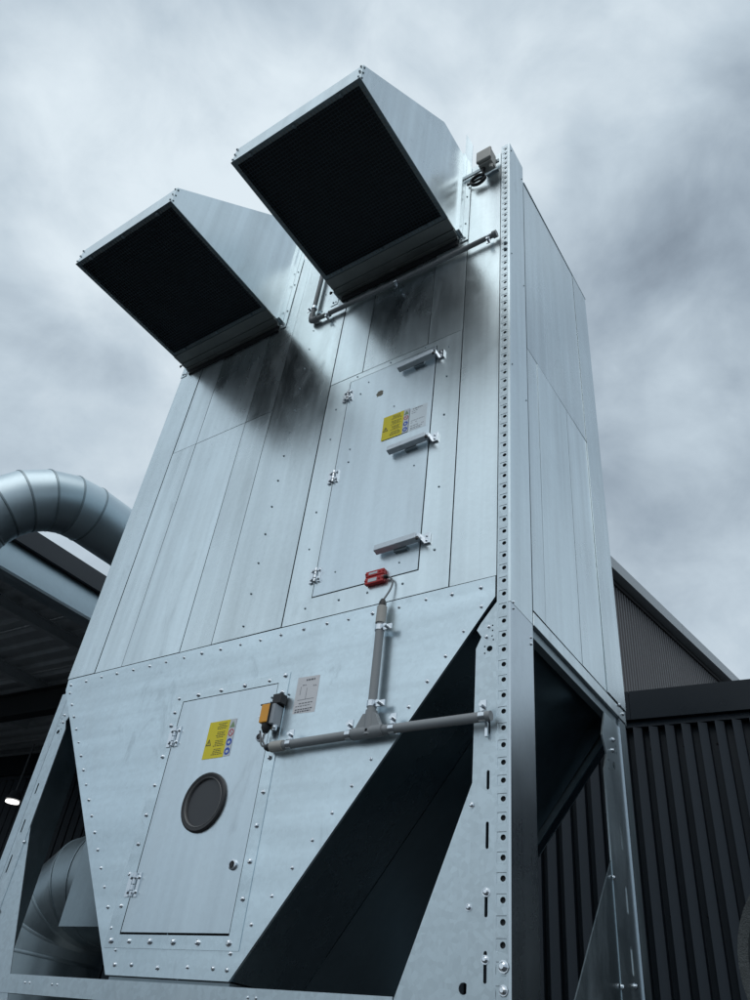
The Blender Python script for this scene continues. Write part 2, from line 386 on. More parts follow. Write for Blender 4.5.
# body rivets
for i in range(13): bolt(-2.743, 3.36 + i * .2, base=YF - .004, r=.0062, parent=T, mat=GALV_DK)
for z in (5.95, 6.15): bolt(-2.70, z, base=YF - .004, r=.0062, parent=T, mat=GALV_DK)
# rivets round the upper door
for x, zs in ((DX0 - .085, (3.75, 4.0, 4.55, 4.8)), (DX1 + .085, (3.52, 3.9, 4.4, 4.7, 4.95))):
    for z in zs: bolt(x, z, base=YF + .0, r=.007, parent=T, mat=GALV_DK)
for x in (-2.33, -2.12, -1.95, -1.75): bolt(x, 3.375, base=YF, r=.007, parent=T, mat=GALV_DK)
for x in (-2.25, -2.0, -1.75): bolt(x, 5.03, base=YF, r=.007, parent=T, mat=GALV_DK)

# ---- lower inspection door with its frame
DY = YF + .004
frame_o = [(-3.136, 1.868), (-2.342, 1.868), (-2.342, 3.030), (-3.125, 3.030)]
dfr = plate('inspection_frame', frame_o, [rect(D1[0] - .004, D1[1] + .004, D1[2] - .009, D1[3] + .004)], FR(YF - .002), .003, GALV_H, T)
for x in (-3.097, -2.98, -2.85, -2.71, -2.57, -2.40): bolt(x, 1.894, base=YF - .005, r=.013, parent=T)
for x in (-3.09, -2.95, -2.79, -2.63, -2.47): bolt(x, 3.005, base=YF - .005, r=.012, parent=T)
for z in (2.93, 2.86, 2.70, 2.56, 2.42, 2.29, 2.16, 2.03): bolt(-3.095, z, base=YF - .005, r=.012, parent=T)
for z in (3.015, 2.93, 2.62, 2.47, 2.33, 2.19, 2.05): bolt(-2.372, z, base=YF - .005, r=.012, parent=T)
door1 = plate('inspection_door', rect(D1[0], D1[1], D1[2], D1[3]), [circ(-2.723, 2.452, .118, 32)], FR(YF + .006), .010, GALV_D, T)
# porthole
def ring_o(name, cx, cz, prof, mat, parent, n=40):
    bm = bmesh.new(); L = []
    for r, y in prof: L.append([bm.verts.new((cx + r * math.cos(2 * PI * i / n), y, cz + r * math.sin(2 * PI * i / n))) for i in range(n)])
    for a, b in zip(L, L[1:]):
        for i in range(n): bm.faces.new((a[i], a[(i + 1) % n], b[(i + 1) % n], b[i]))
    return obj(name, bm, mat, parent, smooth=True)
port = ring_o('porthole', -2.723, 2.452, [(.134, YF - .004), (.133, YF - .014), (.126, YF - .018), (.112, YF - .015), (.108, YF - .006), (.108, YF + .02)], BLK, door1)
PG = simple('grey_port_cover', (.035, .037, .042), .4)
bm = bmesh.new(); add_plate(bm, circ(-2.723, 2.452, .108, 40), (), FR(YF - .002), .002); obj('port_disc', bm, PG, port)
ring_o('port_ring', -2.723, 2.452, [(.112, YF - .0145), (.110, YF - .0165), (.107, YF - .0145), (.106, YF - .004)], simple('worn_rim', (.16, .16, .16), .4), port)
def hinge(cx, cz, parent, tilt=0, w=.062, h=.10):
    bm = bmesh.new(); y = YF - .002
    for s in (-1, 1):
        box(bm, cx + s * w / 2 - w * .20, cx + s * w / 2 + w * .06 if s > 0 else cx + s * w / 2 + w * .20, y - .008, y, cz - h / 2, cz + h / 2)
        for zz in (-.3, .3): bmesh.ops.create_cone(bm, cap_ends=True, segments=8, radius1=.009, radius2=.007, depth=.010, matrix=Matrix.Translation((cx + s * w * .40, y - .012, cz + zz * h)) @ Matrix.Rotation(PI / 2, 4, 'X'))
    o = obj('hinge', bm, ZINC, parent)
    bm = bmesh.new()
    for k in range(4): tube(bm, [(cx, y - .010, cz - h / 2 + k * h / 4 + .002), (cx, y - .010, cz - h / 2 + (k + 1) * h / 4 - .002)], .010 if k % 2 else .0085, 10)
    obj('knuckle', bm, ZINC, o, smooth=True); return o
hinge(-3.043, 2.795, door1); hinge(-3.045, 2.115, door1)
def lock(cx, cz, parent):
    o = ring_o('lock', cx, cz, [(.022, YF - .004), (.021, YF - .012), (.014, YF - .014), (.012, YF - .006), (.0, YF - .006)], ZINC, parent, 16)
    boxo('key_slot', cx - .010, cx + .004, YF - .0135, YF - .0065, cz - .010, cz + .010, BLK, o); return o
lock(-2.457, 2.724, door1); lock(-2.462, 2.180, door1)
def sticker(x0, x1, z0, z1, xw, parent, rows=(4, 4, 4, 4)):
    y = YF - .0045
    st = plate('warning_sticker', rect(x0, x1, z0, z1), (), FR(y), .0008, YEL, parent)
    plate('icon_strip', rect(x1 + .0005, xw, z0 + .002, z1), (), FR(y), .0008, WHT, st)
    H = z1 - z0; W = x1 - x0; bx = []; zz = z1 - H * .07
    for g in rows:
        for k in range(g):
            w_ = W * random.uniform(.32, .52); c = x0 + W * .66
            # broken into words
            xx = c - w_ / 2
            while xx < c + w_ / 2:
                ww = random.uniform(.006, .014); bx.append((xx, min(xx + ww, c + w_ / 2), y - .0014, y - .0008, zz - H * .018, zz)); xx += ww + .0035
            zz -= H * .046
        zz -= H * .045
    join_boxes('print', bx, INK, st)
    # warning triangle
    tx, tz, s = x0 + W * .16, z0 + H * .45, W * .13
    plate('triangle', [(tx - s, tz - s), (tx + s, tz - s), (tx, tz + s * .9)], [[(tx - s * .62, tz - s * .78), (tx + s * .62, tz - s * .78), (tx, tz + s * .45)]], FR(y - .0008), .0006, INK, st)
    boxo('bolt_mark', tx - .0015, tx + .0015, y - .0014, y - .0008, tz - s * .6, tz + s * .1, INK, st)
    cx = (x1 + xw) / 2; r = (xw - x1) * .42
    plate('icon', [(cx - r, z1 - H * .23), (cx + r, z1 - H * .23), (cx, z1 - H * .06)], (), FR(y - .0008), .0006, GRN, st)
    plate('icon', circ(cx, z1 - H * .37, r, 20), [circ(cx, z1 - H * .37, r * .72, 20)], FR(y - .0008), .0006, REDP, st)
    bm = bmesh.new(); c0 = Vector((cx, z1 - H * .37)); add_plate(bm, [(c0.x - r * .5, c0.y + r * .4), (c0.x - r * .4, c0.y + r * .55), (c0.x + r * .5, c0.y - r * .4), (c0.x + r * .4, c0.y - r * .55)], (), FR(y - .0008), .0006); obj('icon', bm, REDP, st)
    for q in (.62, .86):
        plate('icon', circ(cx, z1 - H * q, r, 20), (), FR(y - .0008), .0006, BLUEP, st)
        plate('icon', circ(cx, z1 - H * q - r * .1, r * .42, 10, r * .55), (), FR(y - .0014), .0006, WHT, st)
    return st
sticker(-2.808, -2.672, 2.655, 2.838, -2.630, door1)
# paper label on the hopper, right of the door
lab = plate('paper_label', [(-2.288, 2.812), (-2.158, 2.806), (-2.158, 2.985), (-2.288, 2.990)], (), FR(YF - .002), .0008, PAPER, T)
bx = []
def words(x0, x1, z, h, dens=.8):
    xx = x0
    while xx < x1:
        ww = random.uniform(.006, .016)
        if random.random() < dens: bx.append((xx, min(xx + ww, x1), YF - .0036, YF - .003, z, z + h))
        xx += ww + .004
words(-2.235, -2.18, 2.966, .008, 1); words(-2.27, -2.20, 2.945, .003); words(-2.19, -2.17, 2.935, .003)
bx += [(-2.262, -2.26, YF - .0036, YF - .003, 2.90, 2.94), (-2.225, -2.2235, YF - .0036, YF - .003, 2.875, 2.93), (-2.27, -2.175, YF - .0036, YF - .003, 2.874, 2.8755)]
words(-2.275, -2.18, 2.855, .004); words(-2.275, -2.19, 2.843, .003); words(-2.275, -2.175, 2.826, .005, 1); words(-2.275, -2.185, 2.815, .006, 1)
join_boxes('print', bx, INKB, lab)

# ---- upper access door
door2 = plate('access_door', rect(DX0, DX1, DZ0, DZ1), (), FR(YF + .012), .014, GALV_D, T)
for z in (4.872, 4.22, 3.558): hinge(DX0 + .003, z, door2, w=.055, h=.085)
sticker(-1.990, -1.852, 4.368, 4.549, -1.815, door2)
bx = []
_YF = YF
for z, h, x0, x1 in ((4.530, .006, -1.795, -1.71), (4.515, .003, -1.80, -1.76), (4.50, .003, -1.80, -1.77), (4.44, .003, -1.80, -1.715), (4.425, .003, -1.80, -1.76), (4.40, .004, -1.80, -1.715), (4.385, .004, -1.80, -1.725), (4.374, .004, -1.80, -1.73)):
    words(x0, x1, z, h, .9)
bx = [(a, b, c + .0018, d + .0018, e, f) for a, b, c, d, e, f in bx]
bx = [(a, b, c - .0012, d - .0012, e, f) for a, b, c, d, e, f in bx]
lab2 = plate('printed_label', rect(-1.812, -1.700, 4.366, 4.542), (), FR(YF - .002), .0006, simple('film_label', (.62, .67, .70), .35, .6, .05), door2)
join_boxes('print', bx, INKB, lab2)
for (x, z) in ((-2.15, 4.93), (-1.75, 4.95), (-2.17, 3.55), (-1.78, 3.50), (-2.21, 4.40), (-2.205, 4.30), (-1.75, 4.10), (-2.2, 4.85), (-1.93, 4.62)): bolt(x, z, base=YF - .002, r=.006, parent=door2, mat=GALV_DK)
def splat(cx, cz, r, name, mat, parent):
    pts = [(cx + r * random.uniform(.75, 1.1) * math.cos(2 * PI * i / 14), cz + r * random.uniform(.75, 1.1) * math.sin(2 * PI * i / 14)) for i in range(14)]
    return plate(name, pts, (), FR(YF - .002), .0008, mat, parent)
splat(-2.049, 4.782, .027, 'glue_patch', STAINM, door2)
def latch(x0, x1, z, parent):
    """long box section handle standing off the door with a striker bracket on the right"""
    bm = bmesh.new()
    prof = [(-.050, .022), (-.052, -.012), (-.020, -.020), (-.014, .018)]     # (y offset, z offset)
    A = [bm.verts.new((x0, YF + a, z - .006 + b)) for a, b in prof]; B = [bm.verts.new((x1, YF + a - .002, z + b)) for a, b in prof]
    for i in range(4): bm.faces.new((A[i], A[(i + 1) % 4], B[(i + 1) % 4], B[i]))
    bm.faces.new(A); bm.faces.new(list(reversed(B)))
    bmesh.ops.bevel(bm, geom=bm.edges[:], offset=.002, segments=1, affect='EDGES')
    o = obj('latch', bm, GALV_LATCH, parent)
    boxo('latch_pivot', x0 + .10, x0 + .17, YF - .02, YF - .002, z - .034, z - .012, GALV_DK, o)
    bm = bmesh.new(); box(bm, x1 - .005, x1 + .02, YF - .045, YF - .002, z - .016, z + .014); box(bm, x1 + .02, x1 + .055, YF - .012, YF - .002, z - .028, z + .03)
    obj('striker', bm, ZINC, o)
    bolt(x1 + .038, z + .012, base=YF - .012, r=.008, parent=o, name='screw'); bolt(x1 + .038, z - .014, base=YF - .012, r=.008, parent=o, name='screw')
    boxo('catch', x1 + .002, x1 + .016, YF - .055, YF - .045, z - .022, z - .008, BLK, o)
for z in (4.90, 4.245, 3.592): latch(-1.908, -1.668, z, door2)

# ---- right front column with the perforated strip
CY = 2.715
boxo('column_side', X1 - .012, X1, YF, CY, .12, 3.150, GALV_COL, T)
boxo('column_side', X1 - .012, X1, YF, CY, 3.153, 6.93, GALV, T)
boxo('column_back', X1 - .063, X1 - .012, CY - .006, CY, .12, 6.90, GALV_DK, T)
boxo('column_cap', X1 - .063, X1 - .013, YF + .006, CY - .007, 6.915, 6.925, GALV, T)
def perf_strip():
    bm = bmesh.new(); xa, xb = X1 - .063, X1 - .0125; cxx = X1 - .031; pitch = .0645; z = 6.93; y0 = YF
    xm = X1 - .0535
    n = 12
    zs = 6.905
    k = 0
    while zs - pitch > .2:
        z1, z0 = zs, zs - pitch; cz = (z0 + z1) / 2
        if k == 0: box(bm, xa, xb, y0, y0 + .003, zs, 6.93)
        sq = [(cxx - .0235, cz - .019), (cxx + .0135, cz - .019), (cxx + .0135, cz + .019), (cxx - .0235, cz + .019)]
        outer = rect(xa, xb, z0, z1)
        top = [bm.verts.new((p[0], y0, p[1])) for p in outer]; r1_ = [bm.verts.new((p[0], y0, p[1])) for p in sq]
        r2_ = [bm.verts.new((p[0] + (.0015 if i in (0, 3) else -.0015), y0 + .0017, p[1] + (.0015 if i < 2 else -.0015))) for i, p in enumerate(sq)]
        for A, B in ((top, r1_), (r1_, r2_)):
            for i in range(4): bm.faces.new((A[i], A[(i + 1) % 4], B[(i + 1) % 4], B[i]))
        h = circ(cxx, cz, .0100, n); hv = [bm.verts.new((p[0], y0 + .0017, p[1])) for p in h]; hb = [bm.verts.new((p[0], y0 + .009, p[1])) for p in h]
        # inner square to the hole
        loops = [[Vector((v.co.x, v.co.z, 0)) for v in r2_], [Vector((v.co.x, v.co.z, 0)) for v in hv]]
        al = r2_ + hv
        for a, b, c in tessellate_polygon(loops): bm.faces.new((al[a], al[b], al[c]))
        for i in range(n): bm.faces.new((hv[i], hv[(i + 1) % n], hb[(i + 1) % n], hb[i]))
        zs -= pitch; k += 1
    bmesh.ops.remove_doubles(bm, verts=bm.verts, dist=.00005)
    return bm
perf = obj('perforated_strip', perf_strip(), GALV_L, T)
boxo('hole_shade_plate', X1 - .061, X1 - .0135, YF + .012, YF + .016, .2, 6.89, GAPM, T)  # dark plate stands in for the unlit hollow behind the holes
for z in (5.72, 5.655): bolt(X1 - .029, z, base=YF - .001, r=.014, parent=T, mat=GALV_DK)
for z in (1.835, 1.772, 1.71): bolt(X1 - .027, z + .012, base=YF - .001, r=.018, parent=T)
for z in (3.13, 3.10): bolt(YF + .025, z + .03, 'S', X1, .008, T); bolt(CY - .02, z - .05, 'S', X1, .008, T)
for z in (6.86, 5.62, 4.62): bolt(YF + .025, z, 'S', X1, .006, T, GALV_DK); bolt(CY - .02, z - .12, 'S', X1, .006, T, GALV_DK)

# ---- leg plates with slots; mirrored for the left leg, rotated for the rear ones
XL = X1 - .065
def leg_outline(m=1, cx=0):
    o = [(XL, 0.13), (XL, 3.165), (XL - .012, 3.152), (XL - .075, 3.075), (XL - .090, 3.050), (XL - .068, 3.015), (XL - .092, 2.965), (XL - .092, 0.13)]
    return o
slots_z = ((2.66, 2.60), (2.465, 2.395), (2.285, 2.195), (2.075, 1.985), (1.89, 1.80), (1.62, 1.53))
def leg_holes():
    hs = [slot(XL - .028, a, b, .006) for a, b in slots_z]
    hs.append(circ(XL - .030, 2.955, .013, 14))
    for du, v in ((-.052, 2.968), (-.052, 2.938), (-.018, 3.058), (-.018, 3.035), (-.020, 3.01), (-.014, 2.992)): hs.append(circ(XL + du, v, .004, 6))
    hs.append(circ(XL - .085 + .015, 1.775, .012, 12) if False else circ(XL - .02, 1.45, .01, 10))
    return hs
MID = (X0 + X1) / 2
def mir(pts): return [(2 * MID - p[0], p[1]) for p in reversed(pts)]
gus = [(XL - .088, 2.44), (XL - .088, .9), (XL - .42, .9), (XL - .42, 1.62), (XL - .3615, 1.748)]
plate('leg_plate', leg_outline(), leg_holes(), FR(YF + .010), .006, GALV_L, T)
plate('gusset', gus, [circ(XL - .105, 1.785, .017, 14)], FR(YF + .010), .003, GALV_L, T)
plate('leg_plate', mir(leg_outline()), [mir(h) for h in leg_holes()], FR(YF + .010), .006, GALV_L, T)
plate('gusset', mir(gus), (), FR(YF + .010), .003, GALV_L, T)
LM = lambda x: 2 * MID - x
for s in (lambda x: x, LM):
    for z in (2.055, 1.86): bolt(s(XL - .028), z + .005, base=YF + .004, r=.014, parent=T)
    for z in (2.345, 2.015): bolt(s(XL - .092), z, base=YF + .003, r=.011, parent=T)
    for du, z in ((-.036, 3.055), (-.046, 3.01)): bolt(s(XL + du), z, base=YF + .004, r=.010, parent=T)
# left column behind its plate
boxo('column_side', X0 + .062, X0 + .074, YF + .018, CY, .12, 3.27, GALV_DK, T)
boxo('column_side', X0, X0 + .012, YF + .016, CY, .12, 3.14, GALV_DK, T)
boxo('leg_strip', X0, X0 + .0625, YF + .004, YF + .014, .12, 3.20, GALV_L, T)
# rear legs: plate in the side plane
def rear_outline():
    yl = YB - .115
    return [(yl, .13), (yl, 3.10), (yl - .20, 3.10), (yl - .262, 2.965), (yl - .215, 2.885), (yl - .262, 2.80), (yl - .262, .13)]
yl = YB - .115
rear_holes = [slot(yl - .105, a, b, .011) for a, b in ((2.60, 2.48), (2.34, 2.22), (2.10, 1.99), (1.72, 1.6))] + [circ(yl - .12, 2.86, .020, 12)] + [circ(yl - .10 + d, z, .006, 6) for d, z in ((.03, 2.94), (-.10, 2.86), (-.10, 2.82), (.0, 2.93), (.02, 2.97))]
gusr = [(yl - .262, 2.40), (yl - .262, .9), (yl - .98, .9), (yl - .98, 1.50), (yl - .74, 1.83)]
for s, xx in ((1, X1 - .012), (-1, X0 + .002)):
    plate('leg_plate', rear_outline(), rear_holes, SR(xx), .008, GALV_DK if s < 0 else GALV_RL, T)
    if s > 0: plate('gusset', gusr, (), SR(xx), .005, GALV_DK if s < 0 else GALV_RL, T)
    boxo('column_side', xx - .052 if s > 0 else xx, xx + .012 if s > 0 else xx + .064, yl + .006, YB - .02, .12, 3.145, GALV_DK, T)
    if s > 0: boxo('lit_edge_strip', xx + .008, xx + .0145, yl - .003, yl + .004, .12, 3.145, ZINC, T)  # bright zinc strip stands in for light caught on the corner edge
for u, z in ((yl - .115, 2.99), (yl - .135, 2.93), (yl - .265, 2.33), (yl - .265, 1.93), (yl - .10, 1.955)): bolt(u, z, 'S', X1 - .003, .013, T)
bolt(YB - .06, 3.19, 'S', X1 + .005, .011, T); bolt(YB - .11, 3.22, 'S', X1 + .005, .011, T)
# base beams between the legs
def cbeam(name, a, b, z0, z1, y, d=.05):
    bm = bmesh.new(); box(bm, a, b, y, y + .005, z0, z1); box(bm, a, b, y + .005, y + d, z1 - .005, z1 - .0005); box(bm, a, b, y + .005, y + d, z0 + .0005, z0 + .005)
    return obj(name, bm, GALV_L, T)
cbeam('base_beam', X0 + .395, X1 - .43, 1.678, 1.752, YF + .003)
for x in (-3.62, -3.585, -3.42, -3.385, -2.26, -2.22, -1.95, -1.92): bolt(x, 1.722, base=YF + .003, r=.006, parent=T)
cbeam('base_beam', X0 + .395, X1 - .43, 1.678, 1.752, YB - .06)
# baffle plate on the left bay
plate('baffle_plate', [(X0 + .01, 2.035), (-3.30, 2.035), (-3.30, 2.055), (-4.0, 3.0), (X0 + .01, 3.1)], (), FR(2.985), .005, GALV_DK, T)

# ---- rain hoods
def hood(x0, x1, dz):
    H = bpy.data.objects.new('rain_hood', None); C.objects.link(H); H.location = ((x0 + x1) / 2, YF, 6.03 + dz); attach_at(H, T)
    zb = 6.03 + dz; yl_ = 1.318; zl = 6.195 + dz; yb1, zb1 = 2.184, 7.05 + dz; yr = 2.33
    prof = [(yl_, zb), (YF - .0, zb), (YF, zb1), (yb1, zb1), (yl_, zl)]
    for s, xx in ((-1, x0), (1, x1)):
        plate('side_sheet', prof, (), (lambda xx, s: (lambda u, v, w: Vector((xx + s * (w - .003), u, v))))(xx, s), .003, GALV, H)
    i0, i1 = x0 + .002, x1 - .002
    slab4('front_lip', V3((i0, yl_ - .001, zb)), V3((i1, yl_ - .001, zb)), V3((i1, yl_ - .001, zl)), V3((i0, yl_ - .001, zl)), -.003, GALV, H)
    slab4('roof_sheet', V3((i0, yl_, zl)), V3((i1, yl_, zl)), V3((i1, yb1, zb1)), V3((i0, yb1, zb1)), -.003, GALV, H)
    slab4('roof_sheet', V3((i0, yb1, zb1)), V3((i1, yb1, zb1)), V3((i1, YF, zb1)), V3((i0, YF, zb1)), -.003, GALV, H)
    # flange round the mouth
    b = bmesh.new(); e = .030; zz = zb - .004
    box(b, x0 - .001, x1 + .001, yl_ - .004, yl_ + e, zz, zz + .003); box(b, x0 - .001, x0 + e, yl_ + e, yr - .001, zz, zz + .003); box(b, x1 - e, x1 + .001, yl_ + e, yr - .001, zz, zz + .003)
    box(b, x0 + e, x1 - e, yr - e, yr - .001, zz, zz + .003)
    obj('mouth_flange', b, GALV_DK, H)
    boxo('mouth_edge', x1 - .004, x1 + .0035, yl_ - .004, yr, zb - .010, zb - .0045, GALV_DK, H)
    # stepped sill plates
    boxo('sill_plate', x0, x1, yr, yr + .085, zb - .010, zb - .002, SILL, H)
    boxo('sill_plate', x0 + .004, x1 - .004, yr + .087, YF - .035, zb - .018, zb - .004, SILL, H)
    boxo('sill_plate', x0 + .012, x1 - .006, YF - .033, YF - .005, zb - .034, zb - .006, SILL, H)
    boxo('gap_shade_strip', x0 + .04, x1 - .01, YF - .016, YF - .004, zb - .085, zb - .035, BLACKM, H)  # black strip painted as the shadow gap between sill and wall
    # bird screen
    bx = []; zz = zb - .0015
    nx = 46; ny = 44
    for i in range(1, nx):
        xx = x0 + (x1 - x0) * i / nx; bx.append((xx - .0017, xx + .0017, yl_ + .012, yr - .006, zz, zz + .003))
    for j in range(1, ny):
        yy = yl_ + (yr - yl_) * j / ny; bx.append((x0 + .012, x1 - .012, yy - .0017, yy + .0017, zz + .0032, zz + .0062))
    join_boxes('bird_screen', bx, GRILLE, H)
    boxo('mouth_shade_sheet', x0 + .006, x1 - .006, yl_ + .006, yr, zb + .05, zb + .07, BLACKM, H)  # black sheet added so the hood interior reads as unlit
    # rivets in the serrated inner border
    bx = []
    k = 0
    yy = yl_ + .05
    while yy < yr - .03:
        bx.append((x1 - .030, x1 - .014, yy, yy + .010, zb - .0075, zb - .0045)); bx.append((x0 + .014, x0 + .030, yy, yy + .010, zb - .0075, zb - .0045)); yy += .026
    xx = x0 + .05
    while xx < x1 - .04:
        bx.append((xx, xx + .010, yl_ + .012, yl_ + .030, zb - .0075, zb - .0045)); bx.append((xx, xx + .010, yr - .026, yr - .010, zb - .0075, zb - .0045)); xx += .026
    join_boxes('screen_clips', bx, SILL, H)
    for fx in (.15, .5, .85):
        for yy in (yl_ + .02, yr - .018):
            M = Matrix.Translation((x0 + (x1 - x0) * fx, yy, zb - .007)) @ Matrix.Rotation(PI / 2, 4, 'X')
            o = obj('rivet', bolt_bm(.015), GALV_DK); o.matrix_basis = M; attach(o, H)
    # corner rivets on the lip
    for xx in (x0 + .012, x1 - .012):
        for z in (zb + .02, zb + .085, zb + .15): bolt(xx, z, base=yl_ - .004, r=.009, parent=H, mat=GALV_DK, name='rivet')
    for z in (zb + .02, zb + .085, zb + .15): bolt(yl_ + .012, z, 'S', x1, .008, H, GALV_DK, 'rivet')
    # rear mounting flanges right and left of the hood
    for s, xx in ((1, x1), (-1, x0)):
        a, c = (xx, xx + s * .062); lo, hi = min(a, c), max(a, c)
        plate('mounting_flange', [(lo, zb - .075), (hi, zb - .075), (hi, zb1 + (.13 if s > 0 else .36)), (lo, zb1 + (.36 if s > 0 else .13))], (), FR(YF - .004), .004, GALV, H)
        boxo('angle_rib', min(xx, xx + s * .02), max(xx, xx + s * .02) , YF - .055, YF - .009, zb + .01, zb1 - .02, GALV, H)
        for z in (zb - .045, zb + .12, zb + .45, zb + .62): bolt(xx + s * .040, z, base=YF - .008, r=.008, parent=H, mat=GALV_DK, name='rivet')
        bolt(xx + s * .018, zb - .048, base=YF - .008, r=.008, parent=H, name='rivet')
    bolt(x0 - .03, zb - .0, base=YF - .06, r=.016, parent=H, mat=BLK, name='rivet')
    return H
def attach_at(o, parent):
    L = o.location.copy(); attach(o, parent); o.location = L
hood(-2.560, -1.560, 0.0)
hood(-4.128, -3.120, 0.035)

# ------------------------------------------------------------------ cable conduits, switches, junction box
def clamp(pos, axis, r, parent, ear):
    """saddle clamp round a pipe; ear = direction of its bolt ear"""
    bm = bmesh.new(); p = Vector(pos); a = Vector(axis).normalized()
    tube(bm, [p - a * .013, p + a * .013], r + .003, 14)
    e = Vector(ear).normalized(); q = p + e * (r + .020)
    c = bmesh.new(); c.free()
    M = Matrix.Translation(q)
    v = bmesh.ops.create_cube(bm, size=1, matrix=M)['verts']
    for vv in v:
        d = vv.co - q; vv.co = q + Vector((d.x * (.05 if abs(e.x) > .5 else .026), d.y * .006, d.z * (.05 if abs(e.z) > .5 else .026)))
    o = obj('clamp', bm, ZINC, parent, smooth=True)
    b2 = bmesh.new(); tube(b2, [q + Vector((0, -.004, 0)), q + Vector((0, -.024, 0))], .008, 8); obj('clamp_bolt', b2, ZINC, o); return o
CR = .0195; CYY = YF - .040
cond = thing('cable_conduit', 'grey plastic conduit tee crossing the hopper right of the lower door', 'conduit', (-1.82, CYY, 2.655))
tubeo('pipe', [(-2.335, CYY, 2.652), (-1.86, CYY, 2.655)], CR, PVC, cond); tubeo('pipe', [(-1.78, CYY, 2.656), (-1.262, CYY, 2.650)], CR, PVC, cond)
tubeo('pipe', [(-1.815, CYY, 2.70), (-1.822, CYY, 3.235)], CR, PVC, cond)
bm = bmesh.new(); tube(bm, [(-1.895, CYY, 2.655), (-1.745, CYY, 2.656)], CR + .006, 14); tube(bm, [(-1.815, CYY, 2.64), (-1.815, CYY, 2.745)], CR + .006, 14)
add_plate(bm, [(-1.885, 2.66), (-1.75, 2.66), (-1.785, 2.73), (-1.845, 2.73)], (), FR(CYY + .012), .030)
obj('tee_fitting', bm, PVC, cond, smooth=True)
tubeo('coupling', [(-1.822, CYY, 3.16), (-1.822, CYY, 3.245)], CR + .004, BOXM, cond); tubeo('coupling', [(-2.34, CYY, 2.652), (-2.27, CYY, 2.652)], CR + .004, BOXM, cond)
tubeo('gland', [(-1.822, CYY, 3.245), (-1.822, CYY, 3.265), (-1.822, CYY, 3.285)], [.018, .018, .010], BLK, cond)
tubeo('gland', [(-2.34, CYY, 2.652), (-2.36, CYY, 2.652), (-2.378, CYY, 2.654)], [.018, .018, .010], BLK, cond)
clamp((-1.822, CYY, 3.135), (0, 0, 1), CR, cond, (1, 0, 0)); clamp((-1.817, CYY, 2.775), (0, 0, 1), CR, cond, (1, 0, 0))
clamp((-2.235, CYY, 2.653), (1, 0, 0), CR, cond, (0, 0, 1)); clamp((-1.915, CYY, 2.655), (1, 0, 0), CR, cond, (0, 0, 1)); clamp((-1.70, CYY, 2.655), (1, 0, 0), CR, cond, (0, 0, 1)); clamp((-1.295, CYY + .0, 2.651), (1, 0, 0), CR, cond, (0, 0, 1))
boxo('stand_off', -1.300, -1.290, YF - .015, YF - .004, 2.585, 2.64, ZINC, cond)
# cables: bezier-like poly arcs
def cable(name, pts, r, mat, parent):
    P_ = [Vector(p) for p in pts]; out = []
    for i in range(len(P_) - 1):
        p0, p1, p2, p3 = P_[max(i - 1, 0)], P_[i], P_[i + 1], P_[min(i + 2, len(P_) - 1)]
        for k in range(6):
            t = k / 6; out.append(.5 * ((2 * p1) + (-p0 + p2) * t + (2 * p0 - 5 * p1 + 4 * p2 - p3) * t * t + (-p0 + 3 * p1 - 3 * p2 + p3) * t ** 3))
    out.append(P_[-1]); return tubeo(name, out, r, mat, parent, 8)
GC = simple('grey_cable', (.20, .21, .22), .5)
cable('cable', [(-1.822, CYY, 3.28), (-1.80, YF - .02, 3.35), (-1.80, YF - .015, 3.40), (-1.835, YF - .02, 3.43), (-1.86, YF - .025, 3.428)], .0045, GC, cond)
cable('cable', [(-2.375, CYY, 2.655), (-2.405, CYY, 2.67), (-2.42, CYY, 2.71), (-2.425, CYY - .005, 2.735)], .0045, GC, cond)
cable('cable', [(-2.375, CYY, 2.655), (-2.395, CYY - .01, 2.69), (-2.39, CYY, 2.73), (-2.378, CYY, 2.745)], .0045, GC, cond)
# red interlock
rs = thing('safety_switch', 'red interlock switch at the bottom edge of the upper door', 'switch', (-1.90, YF, 3.444))
for z0, z1, nm in ((3.446, 3.476, 'actuator'), (3.404, 3.442, 'switch_body')):
    b = boxo(nm, -1.955, -1.848, YF - .026, YF - .003, z0, z1, RED, rs, .003)
    boxo('rating_plate', -1.935, -1.885, YF - .0272, YF - .0262, z0 + .009, z1 - .010, WHT, b)
    for x in (-1.950, -1.872, -1.852): bolt(x, (z0 + z1) / 2, base=YF - .026, r=.006, parent=b, mat=RED, name='screw')
tubeo('cable_gland', [(-1.843, YF - .022, 3.424), (-1.825, YF - .022, 3.424)], .008, BLK, rs)
# orange interlock
SW_FIRST = len(bpy.data.objects)
os_ = thing('safety_switch', 'orange fronted interlock switch on the frame right of the lower door', 'switch', (-2.40, YF, 2.80))
boxo('switch_head', -2.452, -2.398, YF - .070, YF - .012, 2.775, 2.862, ORANGE, os_, .003)
boxo('switch_housing', -2.397, -2.376, YF - .062, YF - .006, 2.768, 2.862, simple('grey_housing', (.34, .37, .40), .4), os_, .002)
boxo('spine', -2.3985, -2.3965, YF - .073, YF - .01, 2.765, 2.868, BLK, os_)
boxo('mounting_bracket', -2.412, -2.36, YF - .050, YF - .008, 2.869, 2.915, BLK, os_, .002)
boxo('actuator_tongue', -2.500, -2.452, YF - .030, YF - .024, 2.822, 2.828, ZINC, os_); boxo('top_tongue', -2.47, -2.412, YF - .06, YF - .054, 2.864, 2.870, BLK, os_)
tubeo('cable_gland', [(-2.425, YF - .042, 2.775), (-2.425, YF - .042, 2.755), (-2.425, YF - .042, 2.735)], [.022, .022, .012], BLK, os_)
tubeo('cable_gland', [(-2.378, YF - .036, 2.765), (-2.378, YF - .036, 2.742)], [.013, .011], ZINC, os_)
bolt(-2.372, 2.752, base=YF - .045, r=.012, parent=os_, name='screw')
